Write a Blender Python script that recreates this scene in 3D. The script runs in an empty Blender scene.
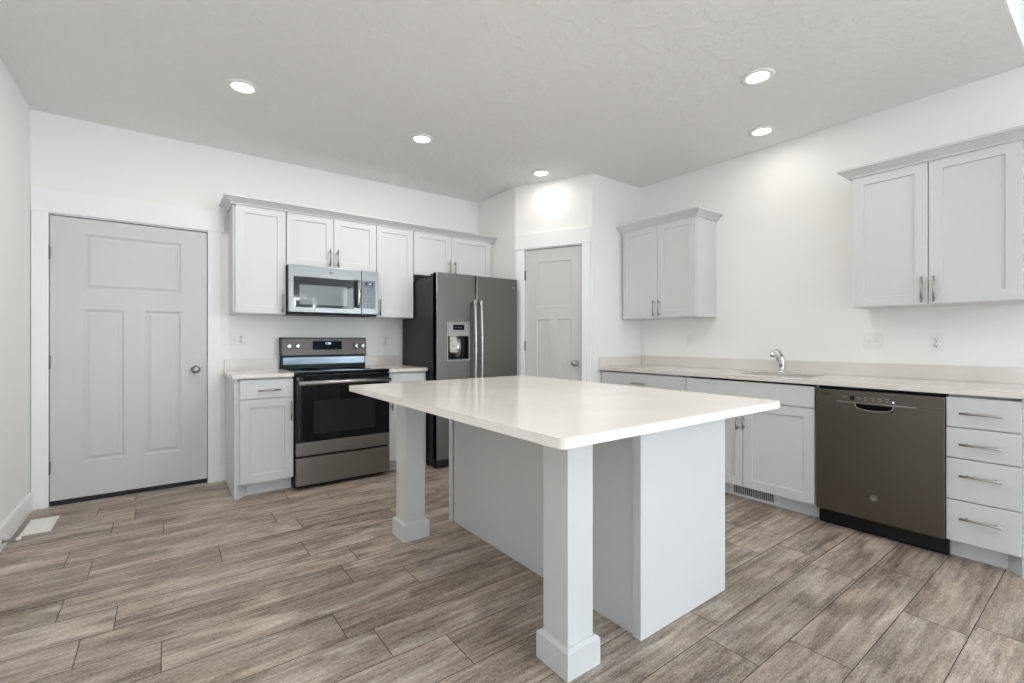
import bpy, bmesh, math, random
from mathutils import Vector, Matrix

C = bpy.context.scene.collection
SC = bpy.context.scene
PI = math.pi

# ------------------------------------------------------------------ camera
cam_d = bpy.data.cameras.new('camera')
cam_d.sensor_width = 36.0
cam_d.lens = 463.144 / 1024 * 36.0
cam_d.shift_y = -1.6 / 1024
cam_d.clip_start = 0.05
cam = bpy.data.objects.new('camera', cam_d)
cam.location = (0, 0, 1.171)
cam.rotation_euler = (PI / 2, 0, -math.radians(36.761))
C.objects.link(cam)
SC.camera = cam

# ------------------------------------------------------------------ world, exposure
SC.view_settings.view_transform = 'Standard'
SC.view_settings.look = 'None'
SC.view_settings.gamma = 1.0
SC.view_settings.use_curve_mapping = False
SC.view_settings.exposure = -0.20
SC.cycles.max_bounces = 14
SC.cycles.diffuse_bounces = 8
SC.cycles.sample_clamp_indirect = 6.0

world = bpy.data.worlds.new('daylight')
SC.world = world
world.use_nodes = True
bg = world.node_tree.nodes['Background']
bg.inputs['Color'].default_value = (0.70, 0.84, 1.0, 1)
bg.inputs['Strength'].default_value = 2.2

# daylight coming in through the living room windows behind the camera
WINDOWS = [(-0.40, 0.95, 0.10, 2.50), (1.20, 2.45, 0.10, 2.50), (2.65, 3.85, 0.10, 2.50)]
REAR = -7.5
ADDED_SIDE = (-4.9, -2.4, 0.45, 2.60)       # unseen window added in the living room side wall to light the left
DAY_POWER = 3300.0
ADDED_SIDE_POWER = 260.0
for (wx0, wx1, wz0, wz1) in WINDOWS:
    ld = bpy.data.lights.new('window_daylight', 'AREA')
    ld.shape = 'RECTANGLE'
    ld.size = wx1 - wx0 - 0.1
    ld.size_y = wz1 - wz0 - 0.1
    ld.energy = DAY_POWER * (wx1 - wx0) / 1.2
    ld.color = (0.85, 0.94, 1.0)
    lo = bpy.data.objects.new('window_daylight', ld)
    lo.location = ((wx0 + wx1) / 2, REAR + 0.03, (wz0 + wz1) / 2)
    lo.rotation_euler = (PI / 2, 0, PI)          # shines towards +Y
    C.objects.link(lo)
ld = bpy.data.lights.new('window_daylight', 'AREA')  # extra light for the added side window, brightens the left of the kitchen
ld.shape = 'RECTANGLE'; ld.size = ADDED_SIDE[1] - ADDED_SIDE[0] - 0.1; ld.size_y = ADDED_SIDE[3] - ADDED_SIDE[2] - 0.1
ld.energy = ADDED_SIDE_POWER; ld.color = (0.85, 0.94, 1.0)
lo = bpy.data.objects.new('window_daylight', ld)
lo.location = (3.98 - 0.03, (ADDED_SIDE[0] + ADDED_SIDE[1]) / 2, (ADDED_SIDE[2] + ADDED_SIDE[3]) / 2)
lo.rotation_euler = (PI / 2, 0, PI / 2)          # added side light, shines towards -X
C.objects.link(lo)
LAMP_POWER = 7.6

# ------------------------------------------------------------------ materials
def mat(name, col, rough=0.5, metal=0.0, emit=None, estr=0.0, spec=0.5, coat=0.0):
    m = bpy.data.materials.new(name)
    m.use_nodes = True
    p = m.node_tree.nodes['Principled BSDF']
    p.inputs['Base Color'].default_value = (*col, 1)
    p.inputs['Roughness'].default_value = rough
    p.inputs['Metallic'].default_value = metal
    p.inputs['Specular IOR Level'].default_value = spec
    p.inputs['Coat Weight'].default_value = coat
    if emit:
        p.inputs['Emission Color'].default_value = (*emit, 1)
        p.inputs['Emission Strength'].default_value = estr
    return m

def nodes(m):
    nt = m.node_tree
    return nt, nt.nodes, nt.links, nt.nodes['Principled BSDF']

def add_bump(m, scale, strength, dist=0.002, detail=3.0, vec_scale=(1, 1, 1), ramp=None):
    nt, N, L, p = nodes(m)
    tc = N.new('ShaderNodeTexCoord')
    mp = N.new('ShaderNodeMapping'); mp.inputs['Scale'].default_value = vec_scale
    nz = N.new('ShaderNodeTexNoise'); nz.inputs['Scale'].default_value = scale; nz.inputs['Detail'].default_value = detail
    bp = N.new('ShaderNodeBump'); bp.inputs['Strength'].default_value = strength; bp.inputs['Distance'].default_value = dist
    L.new(tc.outputs['Object'], mp.inputs['Vector']); L.new(mp.outputs['Vector'], nz.inputs['Vector'])
    h = nz.outputs['Fac']
    if ramp:
        cr = N.new('ShaderNodeValToRGB')
        cr.color_ramp.elements[0].position = ramp[0]; cr.color_ramp.elements[1].position = ramp[1]
        L.new(h, cr.inputs['Fac']); h = cr.outputs['Color']
    L.new(h, bp.inputs['Height']); L.new(bp.outputs['Normal'], p.inputs['Normal'])
    return m

M = {}
M['wall'] = add_bump(mat('wall_paint', (0.87, 0.87, 0.86), 0.75, spec=0.2), 45, 0.12, 0.002)
M['ceil'] = add_bump(mat('ceiling_texture', (0.82, 0.82, 0.81), 0.9, spec=0.1), 20, 0.5, 0.004, 4, ramp=(0.50, 0.58))
M['trim'] = mat('white_trim', (0.87, 0.88, 0.89), 0.35)
M['door'] = mat('grey_door_paint', (0.60, 0.60, 0.595), 0.4)
M['cab'] = mat('pale_grey_cabinet_paint', (0.635, 0.645, 0.65), 0.38)
M['toe'] = mat('toe_kick_paint', (0.66, 0.69, 0.71), 0.4)
M['nickel'] = mat('brushed_nickel', (0.40, 0.375, 0.345), 0.32, 1.0)
M['chrome'] = mat('chrome', (0.75, 0.75, 0.76), 0.12, 1.0)
M['black'] = mat('black_plastic', (0.008, 0.008, 0.009), 0.5, spec=0.2)
M['rubber'] = mat('black_rubber', (0.01, 0.01, 0.01), 0.8)
M['glass'] = mat('black_glass', (0.005, 0.005, 0.006), 0.06, spec=0.28)
M['ovenwin'] = mat('oven_window_glass', (0.014, 0.014, 0.017), 0.1, spec=0.28)
M['slate'] = mat('slate_steel', (0.155, 0.150, 0.138), 0.36, 1.0)
M['slate_range'] = mat('slate_range_steel', (0.25, 0.238, 0.222), 0.33, 1.0)
M['slate_dw'] = mat('slate_steel_warm', (0.145, 0.129, 0.108), 0.36, 1.0)
M['steel'] = mat('stainless_steel', (0.46, 0.46, 0.45), 0.28, 1.0)
M['steel_strip'] = mat('polished_steel', (0.12, 0.143, 0.165), 0.2, 1.0)
M['steel_mw'] = mat('microwave_steel', (0.185, 0.187, 0.184), 0.3, 1.0)
M['slate_guard'] = mat('control_panel_slate', (0.085, 0.078, 0.072), 0.4, 0.8)
M['hinge'] = mat('hinge_nickel', (0.26, 0.25, 0.24), 0.4, 1.0)
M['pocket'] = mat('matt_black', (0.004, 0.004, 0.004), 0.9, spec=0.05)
M['charcoal'] = mat('charcoal_enamel', (0.028, 0.030, 0.036), 0.5, spec=0.3)
M['mwglass'] = mat('microwave_glass', (0.030, 0.034, 0.038), 0.025, spec=0.25)
M['mwmesh'] = mat('microwave_screen', (0.20, 0.22, 0.235), 0.05, spec=0.25)
M['mwpanel'] = mat('microwave_panel', (0.10, 0.12, 0.145), 0.25)
M['display'] = mat('display_glass', (0.006, 0.008, 0.014), 0.35, spec=0.03)
M['digits'] = mat('lit_digits', (0.3, 0.5, 0.8), 0.5, emit=(0.55, 0.75, 1.0), estr=1.6)
M['led'] = mat('blue_indicator', (0.3, 0.3, 0.9), 0.5, emit=(0.45, 0.5, 1.0), estr=3.0)
M['lens'] = mat('lamp_lens', (0.9, 0.9, 0.88), 0.5, emit=(1.0, 0.97, 0.92), estr=6.0)
M['plate'] = mat('white_plastic', (0.82, 0.82, 0.81), 0.35)
M['slot'] = mat('dark_slot', (0.03, 0.03, 0.03), 0.7)
M['grout'] = mat('dark_grout', (0.055, 0.046, 0.038), 0.9)
M['sink'] = mat('satin_sink_steel', (0.20, 0.17, 0.15), 0.4, 0.5)
M['mark'] = mat('pale_mark', (0.38, 0.38, 0.365), 0.5)
M['badge'] = mat('badge_metal', (0.23, 0.225, 0.215), 0.45, 1.0)
M['dispanel'] = mat('dispenser_plastic', (0.33, 0.33, 0.33), 0.35, 0.4)
M['pane'] = mat('window_glass', (1, 1, 1), 0.0)
M['register'] = mat('cream_register_paint', (0.80, 0.78, 0.76), 0.4)

def quartz(name, a, b):
    m = mat(name, a, 0.13)
    nt, N, L, p = nodes(m)
    tc = N.new('ShaderNodeTexCoord')
    n1 = N.new('ShaderNodeTexNoise'); n1.inputs['Scale'].default_value = 3.0; n1.inputs['Detail'].default_value = 5; n1.inputs['Distortion'].default_value = 0.6
    n2 = N.new('ShaderNodeTexNoise'); n2.inputs['Scale'].default_value = 260; n2.inputs['Detail'].default_value = 1
    mx = N.new('ShaderNodeMath'); mx.operation = 'MULTIPLY_ADD'; mx.inputs[1].default_value = 0.35
    cr = N.new('ShaderNodeValToRGB')
    cr.color_ramp.elements[0].position = 0.45; cr.color_ramp.elements[0].color = (*b, 1)
    cr.color_ramp.elements[1].position = 0.85; cr.color_ramp.elements[1].color = (*a, 1)
    L.new(tc.outputs['Object'], n1.inputs['Vector']); L.new(tc.outputs['Object'], n2.inputs['Vector'])
    L.new(n2.outputs['Fac'], mx.inputs[0]); L.new(n1.outputs['Fac'], mx.inputs[2])
    L.new(mx.outputs[0], cr.inputs['Fac']); L.new(cr.outputs['Color'], p.inputs['Base Color'])
    return m
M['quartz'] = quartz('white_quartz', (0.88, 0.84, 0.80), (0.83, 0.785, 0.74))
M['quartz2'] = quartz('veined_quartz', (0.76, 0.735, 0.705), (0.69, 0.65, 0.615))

def leaflet():
    m = mat('printed_leaflet', (0.8, 0.82, 0.78), 0.6)
    nt, N, L, p = nodes(m)
    tc = N.new('ShaderNodeTexCoord')
    nz = N.new('ShaderNodeTexNoise'); nz.inputs['Scale'].default_value = 26
    cr = N.new('ShaderNodeValToRGB')
    cr.color_ramp.elements[0].position = 0.42; cr.color_ramp.elements[0].color = (0.50, 0.36, 0.32, 1)
    cr.color_ramp.elements[1].position = 0.52; cr.color_ramp.elements[1].color = (0.50, 0.56, 0.50, 1)
    L.new(tc.outputs['Object'], nz.inputs['Vector']); L.new(nz.outputs['Fac'], cr.inputs['Fac'])
    L.new(cr.outputs['Color'], p.inputs['Base Color'])
    return m
M['leaflet'] = leaflet()

def brushed(m, amount=0.25, axis=(1, 1, 60)):
    nt, N, L, p = nodes(m)
    r0 = p.inputs['Roughness'].default_value
    tc = N.new('ShaderNodeTexCoord'); mp = N.new('ShaderNodeMapping'); mp.inputs['Scale'].default_value = axis
    nz = N.new('ShaderNodeTexNoise'); nz.inputs['Scale'].default_value = 8
    mr = N.new('ShaderNodeMapRange'); mr.inputs['To Min'].default_value = r0 * (1 - amount); mr.inputs['To Max'].default_value = r0 * (1 + amount)
    L.new(tc.outputs['Object'], mp.inputs['Vector']); L.new(mp.outputs['Vector'], nz.inputs['Vector'])
    L.new(nz.outputs['Fac'], mr.inputs['Value']); L.new(mr.outputs['Result'], p.inputs['Roughness'])
for k in ('slate', 'slate_range', 'slate_dw', 'steel'):
    brushed(M[k])

def plank_mat():
    m = mat('wood_look_tile', (0.3, 0.26, 0.22), 0.42, spec=0.4)
    nt, N, L, p = nodes(m)
    tc = N.new('ShaderNodeTexCoord')
    at = N.new('ShaderNodeAttribute'); at.attribute_name = 'plank'
    off = N.new('ShaderNodeVectorMath'); off.operation = 'MULTIPLY'; off.inputs[1].default_value = (37.0, 91.0, 53.0)
    add = N.new('ShaderNodeVectorMath'); add.operation = 'ADD'
    L.new(at.outputs['Color'], off.inputs[0]); L.new(tc.outputs['Object'], add.inputs[0]); L.new(off.outputs[0], add.inputs[1])
    def noise(sc, scale, detail, rough, dist=0.0):
        mp = N.new('ShaderNodeMapping'); mp.inputs['Scale'].default_value = sc
        nz = N.new('ShaderNodeTexNoise'); nz.inputs['Scale'].default_value = scale; nz.inputs['Detail'].default_value = detail
        nz.inputs['Roughness'].default_value = rough; nz.inputs['Distortion'].default_value = dist
        L.new(add.outputs[0], mp.inputs['Vector']); L.new(mp.outputs['Vector'], nz.inputs['Vector'])
        return nz.outputs['Fac']
    broad = noise((1.0, 3.4, 1), 2.4, 4, 0.55, 0.9)
    streak = noise((1.0, 16, 1), 2.6, 7, 0.70, 0.25)
    fine = noise((1.0, 4.5, 1), 55, 5, 0.75)
    speck = noise((1.0, 1.3, 1), 130, 3, 0.7)
    hue = noise((1.0, 3.0, 1), 1.9, 3, 0.5, 0.6)
    def madd(a, k, c):
        n = N.new('ShaderNodeMath'); n.operation = 'MULTIPLY_ADD'; n.inputs[1].default_value = k
        L.new(a, n.inputs[0])
        if isinstance(c, float): n.inputs[2].default_value = c
        else: L.new(c, n.inputs[2])
        return n.outputs[0]
    v = madd(broad, 0.82, -0.905)
    v = madd(streak, 0.92, v)
    v = madd(fine, 0.85, v)
    v = madd(speck, 0.5, v)
    sep = N.new('ShaderNodeSeparateColor'); L.new(at.outputs['Color'], sep.inputs[0])
    v = madd(sep.outputs[0], 0.10, v)
    cr = N.new('ShaderNodeValToRGB'); e = cr.color_ramp.elements
    e[0].position = 0.36; e[0].color = (0.082, 0.067, 0.058, 1)
    e[1].position = 0.98; e[1].color = (0.60, 0.53, 0.47, 1)
    a = e.new(0.52); a.color = (0.188, 0.148, 0.121, 1)
    a = e.new(0.66); a.color = (0.310, 0.250, 0.206, 1)
    a = e.new(0.80); a.color = (0.43, 0.355, 0.298, 1)
    L.new(v, cr.inputs['Fac'])
    hr = N.new('ShaderNodeValToRGB'); he = hr.color_ramp.elements
    he[0].position = 0.36; he[0].color = (1.025, 0.995, 0.965, 1); he[1].position = 0.64; he[1].color = (0.965, 1.0, 1.035, 1)
    mu = N.new('ShaderNodeMix'); mu.data_type = 'RGBA'; mu.blend_type = 'MULTIPLY'; mu.inputs['Factor'].default_value = 1.0
    L.new(hue, hr.inputs['Fac']); L.new(cr.outputs['Color'], mu.inputs['A']); L.new(hr.outputs['Color'], mu.inputs['B'])
    L.new(mu.outputs['Result'], p.inputs['Base Color'])
    bp = N.new('ShaderNodeBump'); bp.inputs['Strength'].default_value = 0.15; bp.inputs['Distance'].default_value = 0.002
    L.new(fine, bp.inputs['Height']); L.new(bp.outputs['Normal'], p.inputs['Normal'])
    return m
M['plank'] = plank_mat()

def pane_mat():
    m = M['pane']; nt, N, L, p = nodes(m)
    p.inputs['Transmission Weight'].default_value = 1.0
    p.inputs['IOR'].default_value = 1.1
pane_mat()

# ------------------------------------------------------------------ mesh builder
class B:
    """collects shapes into one mesh; local front is -Y"""
    def __init__(self):
        self.bm = bmesh.new(); self.mi = 0
    def face(self, vs):
        try:
            f = self.bm.faces.new(vs); f.material_index = self.mi; return f
        except ValueError:
            return None
    def v(self, x, y, z): return self.bm.verts.new((x, y, z))
    def box(self, x0, x1, y0, y1, z0, z1, bev=0.0, seg=2):
        t = bmesh.new()
        vs = [t.verts.new((x, y, z)) for x in (x0, x1) for y in (y0, y1) for z in (z0, z1)]
        for q in ((0, 1, 3, 2), (4, 6, 7, 5), (0, 4, 5, 1), (2, 3, 7, 6), (0, 2, 6, 4), (1, 5, 7, 3)):
            t.faces.new([vs[i] for i in q])
        if bev > 0:
            bmesh.ops.bevel(t, geom=t.edges[:], offset=bev, segments=seg, affect='EDGES', profile=0.5)
        self.merge(t); return self
    def merge(self, t, mtx=None):
        if mtx is not None: bmesh.ops.transform(t, matrix=mtx, verts=t.verts[:])
        bmesh.ops.recalc_face_normals(t, faces=t.faces[:])
        mp = {v: self.bm.verts.new(v.co) for v in t.verts}
        for f in t.faces:
            n = self.bm.faces.new([mp[v] for v in f.verts]); n.material_index = self.mi; n.smooth = f.smooth
        t.free()
    def prism(self, poly, z0, z1, bev=0.0, mtx=None, seg=2):
        t = bmesh.new()
        a = [t.verts.new((x, y, z0)) for x, y in poly]; b = [t.verts.new((x, y, z1)) for x, y in poly]
        n = len(poly)
        t.faces.new(a[::-1]); t.faces.new(b)
        for i in range(n): t.faces.new((a[i], a[(i + 1) % n], b[(i + 1) % n], b[i]))
        if bev > 0:
            es = [e for e in t.edges if e.calc_face_angle(0) > 0.6]
            bmesh.ops.bevel(t, geom=es, offset=bev, segments=seg, affect='EDGES', profile=0.5)
        self.merge(t, mtx); return self
    def extrude_x(self, prof, x0, x1, bev=0.0):
        """prof: (y, z) outline, extruded along x"""
        t = bmesh.new()
        a = [t.verts.new((x0, y, z)) for y, z in prof]; b = [t.verts.new((x1, y, z)) for y, z in prof]
        n = len(prof)
        t.faces.new(a); t.faces.new(b[::-1])
        for i in range(n): t.faces.new((a[i], b[i], b[(i + 1) % n], a[(i + 1) % n]))
        if bev > 0:
            bmesh.ops.bevel(t, geom=[e for e in t.edges if e.calc_face_angle(0) > 0.5], offset=bev, segments=2, affect='EDGES')
        self.merge(t); return self
    def panel(self, x0, x1, z0, z1, yf, yb, holes=(), bev=0.0):
        """slab with recesses; holes: (hx0,hx1,hz0,hz1,[(inset,depth),...] or 'through')"""
        t = bmesh.new()
        xs = sorted({x0, x1} | {h[0] for h in holes} | {h[1] for h in holes})
        zs = sorted({z0, z1} | {h[2] for h in holes} | {h[3] for h in holes})
        F = [[t.verts.new((x, yf, z)) for z in zs] for x in xs]
        K = [[t.verts.new((x, yb, z)) for z in zs] for x in xs]
        def inside(i, j):
            cx = (xs[i] + xs[i + 1]) / 2; cz = (zs[j] + zs[j + 1]) / 2
            for h in holes:
                if h[0] < cx < h[1] and h[2] < cz < h[3]: return h
        nx, nz = len(xs), len(zs)
        for i in range(nx - 1):
            for j in range(nz - 1):
                h = inside(i, j)
                if not h: t.faces.new((F[i][j], F[i + 1][j], F[i + 1][j + 1], F[i][j + 1]))
                if not (h and h[4] == 'through'): t.faces.new((K[i][j], K[i][j + 1], K[i + 1][j + 1], K[i + 1][j]))
        for i in range(nx - 1):
            t.faces.new((F[i][0], K[i][0], K[i + 1][0], F[i + 1][0]))
            t.faces.new((F[i][-1], F[i + 1][-1], K[i + 1][-1], K[i][-1]))
        for j in range(nz - 1):
            t.faces.new((F[0][j], F[0][j + 1], K[0][j + 1], K[0][j]))
            t.faces.new((F[-1][j], K[-1][j], K[-1][j + 1], F[-1][j + 1]))
        for h in holes:
            i0, i1, j0, j1 = xs.index(h[0]), xs.index(h[1]), zs.index(h[2]), zs.index(h[3])
            ids = [(i, j0) for i in range(i0, i1)] + [(i1, j) for j in range(j0, j1)] + [(i, j1) for i in range(i1, i0, -1)] + [(i0, j) for j in range(j1, j0, -1)]
            ring = [F[i][j] for i, j in ids]
            if h[4] == 'through':
                nxt = [K[i][j] for i, j in ids]
                for q in range(len(ring)):
                    r = (q + 1) % len(ring); t.faces.new((ring[q], ring[r], nxt[r], nxt[q]))
                continue
            for ins, dep in h[4]:
                nxt = [t.verts.new((min(max(xs[i], h[0] + ins), h[1] - ins), yf + dep, min(max(zs[j], h[2] + ins), h[3] - ins))) for i, j in ids]
                for q in range(len(ring)):
                    r = (q + 1) % len(ring); t.faces.new((ring[q], ring[r], nxt[r], nxt[q]))
                ring = nxt
            t.faces.new(ring)
        bmesh.ops.recalc_face_normals(t, faces=t.faces[:])
        if bev > 0:
            es = [e for e in t.edges if e.is_manifold and e.calc_face_angle(0) > 1.2 and all(abs(v.co.y - yf) < 1e-6 for v in e.verts)]
            es += [e for e in t.edges if e.is_manifold and e.calc_face_angle(0) > 1.2 and abs(e.verts[0].co.y - e.verts[1].co.y) > 1e-4
                   and all(abs(v.co.x - x0) < 1e-6 or abs(v.co.x - x1) < 1e-6 for v in e.verts) and all(abs(v.co.z - z0) < 1e-6 or abs(v.co.z - z1) < 1e-6 for v in e.verts)]
            bmesh.ops.bevel(t, geom=list(set(es)), offset=bev, segments=2, affect='EDGES', profile=0.5)
        self.merge(t); return self
    def tube(self, pts, rad, seg=12, flat=1.0):
        pts = [Vector(p) for p in pts]; n = len(pts)
        rads = rad if isinstance(rad, (list, tuple)) else [rad] * n
        t = bmesh.new(); rings = []
        up = Vector((0, 0, 1))
        d0 = (pts[1] - pts[0]).normalized()
        if abs(d0.z) > 0.95: up = Vector((1, 0, 0))
        u = d0.cross(up).normalized()
        for i, p in enumerate(pts):
            d = (pts[min(i + 1, n - 1)] - pts[max(i - 1, 0)]).normalized()
            u = (u - d * u.dot(d)).normalized(); w = d.cross(u)
            rings.append([t.verts.new(p + (u * math.cos(2 * PI * k / seg) + w * math.sin(2 * PI * k / seg) * flat) * rads[i]) for k in range(seg)])
        for a, b in zip(rings, rings[1:]):
            for k in range(seg):
                f = t.faces.new((a[k], a[(k + 1) % seg], b[(k + 1) % seg], b[k])); f.smooth = True
        t.faces.new(rings[0][::-1]); t.faces.new(rings[-1])
        self.merge(t); return self
    def lathe(self, prof, mtx, seg=32, smooth=True):
        """prof (r, h) turned about local z, then transformed"""
        t = bmesh.new(); rings = []
        for r, h in prof:
            if r < 1e-6: rings.append([t.verts.new((0, 0, h))])
            else: rings.append([t.verts.new((r * math.cos(2 * PI * k / seg), r * math.sin(2 * PI * k / seg), h)) for k in range(seg)])
        for a, b in zip(rings, rings[1:]):
            for k in range(seg):
                k2 = (k + 1) % seg
                if len(a) == 1 and len(b) == 1: continue
                if len(a) == 1: f = t.faces.new((a[0], b[k2], b[k]))
                elif len(b) == 1: f = t.faces.new((a[k], a[k2], b[0]))
                else: f = t.faces.new((a[k], a[k2], b[k2], b[k]))
                f.smooth = smooth
        for r in (rings[0], rings[-1]):
            if len(r) > 2: t.faces.new(r)
        self.merge(t, mtx); return self
    def text(self, s, size, mtx, depth=0.0006):
        cu = bpy.data.curves.new('lettering', 'FONT'); cu.body = s; cu.size = size; cu.extrude = depth
        cu.align_x = 'CENTER'; cu.align_y = 'CENTER'
        o = bpy.data.objects.new('lettering', cu); C.objects.link(o)
        dg = bpy.context.evaluated_depsgraph_get()
        me = bpy.data.meshes.new_from_object(o.evaluated_get(dg))
        t = bmesh.new(); t.from_mesh(me)
        bpy.data.objects.remove(o); bpy.data.curves.remove(cu); bpy.data.meshes.remove(me)
        self.merge(t, mtx); return self
    def sweep(self, path, prof, z):
        """moulding: path in plan (outside on the right-hand side), prof (out, up), mitred"""
        t = bmesh.new(); n = len(path); P = [Vector((p[0], p[1])) for p in path]; rings = []
        for i in range(n):
            ns = []
            if i > 0: d = (P[i] - P[i - 1]).normalized(); ns.append(Vector((d.y, -d.x)))
            if i < n - 1: d = (P[i + 1] - P[i]).normalized(); ns.append(Vector((d.y, -d.x)))
            m = ns[0] if len(ns) == 1 else (ns[0] + ns[1]) / (1 + ns[0].dot(ns[1]))
            rings.append([t.verts.new((P[i].x + m.x * o, P[i].y + m.y * o, z + h)) for o, h in prof])
        k = len(prof)
        for a, b in zip(rings, rings[1:]):
            for j in range(k): t.faces.new((a[j], b[j], b[(j + 1) % k], a[(j + 1) % k]))
        t.faces.new(rings[0][::-1]); t.faces.new(rings[-1])
        self.merge(t); return self

def obj(name, b, m, parent=None, label=None, cat=None, group=None, kind=None):
    me = bpy.data.meshes.new(name)
    b.bm.to_mesh(me); b.bm.free()
    for q in (m if isinstance(m, (list, tuple)) else [m]): me.materials.append(q)
    o = bpy.data.objects.new(name, me); C.objects.link(o)
    if parent is not None: o.parent = parent
    if label: o['label'] = label
    if cat: o['category'] = cat
    if group: o['group'] = group
    if kind: o['kind'] = kind
    return o

def thing(name, label, cat, loc, rz=0.0, group=None, kind=None):
    o = bpy.data.objects.new(name, None); C.objects.link(o)
    o.empty_display_size = 0.1
    o.location = loc; o.rotation_euler = (0, 0, rz)
    o['label'] = label; o['category'] = cat
    if group: o['group'] = group
    if kind: o['kind'] = kind
    return o

def copy_tree(o, parent=None):
    c = o.copy(); C.objects.link(c)
    if parent is not None: c.parent = parent
    for ch in list(o.children): copy_tree(ch, c)
    return c

def struct(name, b, m, parent=None, label=None):
    o = obj(name, b, m, parent)
    o['kind'] = 'structure'
    if label: o['label'] = label
    return o

RX = Matrix.Rotation(PI / 2, 4, 'X')      # lays XY shapes into XZ, facing -Y
def T(x, y, z): return Matrix.Translation((x, y, z))

# ------------------------------------------------------------------ room measures
D = 4.537        # back wall
L_ = -0.747      # left wall
R_ = 3.98        # right wall
H = 2.758        # kitchen ceiling
HG = 3.45        # living room ceiling
Q = 3.075        # pantry front wall
EDGE = 0.356     # where the low kitchen ceiling ends
PA = Vector((2.90, 3.83)); PB = Vector((3.254, Q))
SO, CO = math.sin(math.radians(36.761)), math.cos(math.radians(36.761))

# ---- floor: wood-look tiles, each row with its own joint offset
def floor():
    W, LEN, G = 0.2077, 0.994, 0.0016
    offs = {-1: 2.656, 0: 2.545, 1: 2.945, 2: 2.70, 3: 2.806, 4: 2.607, 5: 2.88, 6: .673, 7: .57, 8: -.014, 9: -.268, 10: -.17, 11: -.367,
            12: .238, 13: -.31, 14: -.423, 15: -.012, 16: -.268, 17: -.165, 18: -.37}
    rnd = random.Random(4)
    b = B(); b.mi = 1
    b.box(L_, R_, REAR, D, -0.06, -0.0015); b.mi = 0
    cols = {}
    k = -39
    while 0.385 + W * k < D:
        y0, y1 = max(0.385 + W * k, REAR), min(0.385 + W * (k + 1), D)
        o = offs.get(k, rnd.random() * LEN)
        x = o - LEN * math.ceil((o - L_) / LEN)
        while x < R_:
            xa, xb = max(x, L_), min(x + LEN, R_)
            if xb - xa > 0.01 and y1 - y0 > 0.01:
                vs = [b.v(xa + G, y0 + G, 0), b.v(xb - G, y0 + G, 0), b.v(xb - G, y1 - G, 0), b.v(xa + G, y1 - G, 0)]
                f = b.face(vs)
                b.bm.faces.index_update(); cols[len(b.bm.faces) - 1] = (rnd.random(), rnd.random(), rnd.random(), 1)
            x += LEN
        k += 1
    o = struct('floor', b, [M['plank'], M['grout']], label='grey brown wood-look tile floor laid in staggered rows')
    a = o.data.attributes.new('plank', 'FLOAT_COLOR', 'FACE')
    for i, d in enumerate(a.data): d.color = cols.get(i, (0, 0, 0, 1))
floor()

# ---- walls
DX0, DX1, DZ = -0.653, 0.270, 2.052
b = B()
b.box(L_ - 0.12, DX0 - 0.016, D, D + 0.14, 0, H + 0.1)
b.box(DX1 + 0.016, R_ + 0.12, D, D + 0.14, 0, H + 0.1)
b.box(DX0 - 0.016, DX1 + 0.016, D, D + 0.14, DZ + 0.016, H + 0.1)
b.box(DX0 - 0.3, DX1 + 0.3, D + 0.145, D + 0.20, -0.06, DZ + 0.3)  # unseen backing slab added to stop outside light leaking under the door
struct('wall_back', b, M['wall'], label='white painted wall behind the range')
b = B(); b.box(L_ - 0.12, L_, REAR - 0.12, D, 0, HG); struct('wall_left', b, M['wall'], label='white side wall next to the grey panel door')
b = B()
b.box(R_, R_ + 0.12, ADDED_SIDE[1], D, 0, HG); b.box(R_, R_ + 0.12, REAR - 0.12, ADDED_SIDE[0], 0, HG)
b.box(R_, R_ + 0.12, ADDED_SIDE[0], ADDED_SIDE[1], 0, ADDED_SIDE[2]); b.box(R_, R_ + 0.12, ADDED_SIDE[0], ADDED_SIDE[1], ADDED_SIDE[3], HG)
struct('wall_right', b, M['wall'], label='white wall above the sink counter')
b = B(); b.box(2.90, 3.0, PA.y, D, 0, H + 0.05); struct('wall_pantry_side', b, M['wall'])
b = B(); b.box(PB.x, R_, Q, Q + 0.1, 0, H + 0.05); struct('wall_pantry_front', b, M['wall'])
PD = (PB - PA); PLEN = PD.length; PANG = math.atan2(PD.y, PD.x)
def on_pantry(u):
    """x along the angled pantry wall seen at this bearing"""
    l = (u - 512) / 463.144
    r = Vector((SO + l * CO, CO - l * SO))
    # PA + s*PD = t*r
    det = PD.x * (-r.y) - (-r.x) * PD.y
    s = ((-PA.x) * (-r.y) - (-r.x) * (-PA.y)) / det
    return s * PLEN
px0, px1 = on_pantry(525.2), on_pantry(582.0)
pc0, pc1 = on_pantry(517.2), on_pantry(590.8)
PZ = 2.085
pw = thing('wall_pantry_door', 'white angled wall that holds the pantry door', 'wall', (PA.x, PA.y, 0), PANG, kind='structure')
del pw['category']
b = B()
b.box(0, px0 - 0.012, 0, 0.1, 0, H + 0.05)
b.box(px1 + 0.012, PLEN, 0, 0.1, 0, H + 0.05)
b.box(px0 - 0.012, px1 + 0.012, 0, 0.1, PZ + 0.012, H + 0.05)
o = obj('plaster', b, M['wall'], pw)

b = B(); b.box(L_ - 0.12, R_ + 0.12, EDGE + 0.004, D + 0.14, H, H + 0.1); struct('ceiling', b, M['ceil'], label='textured grey white kitchen ceiling')
b = B(); b.box(L_, R_, EDGE, EDGE + 0.1, H + 0.1, HG); b.box(L_, R_, EDGE - 0.004, EDGE + 0.004, H - 0.001, H + 0.12); struct('wall_ceiling_step', b, M['wall'])
b = B(); b.box(L_ - 0.12, R_ + 0.12, REAR - 0.12, EDGE + 0.1, HG, HG + 0.1); struct('ceiling.001', b, M['ceil'])

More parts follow.
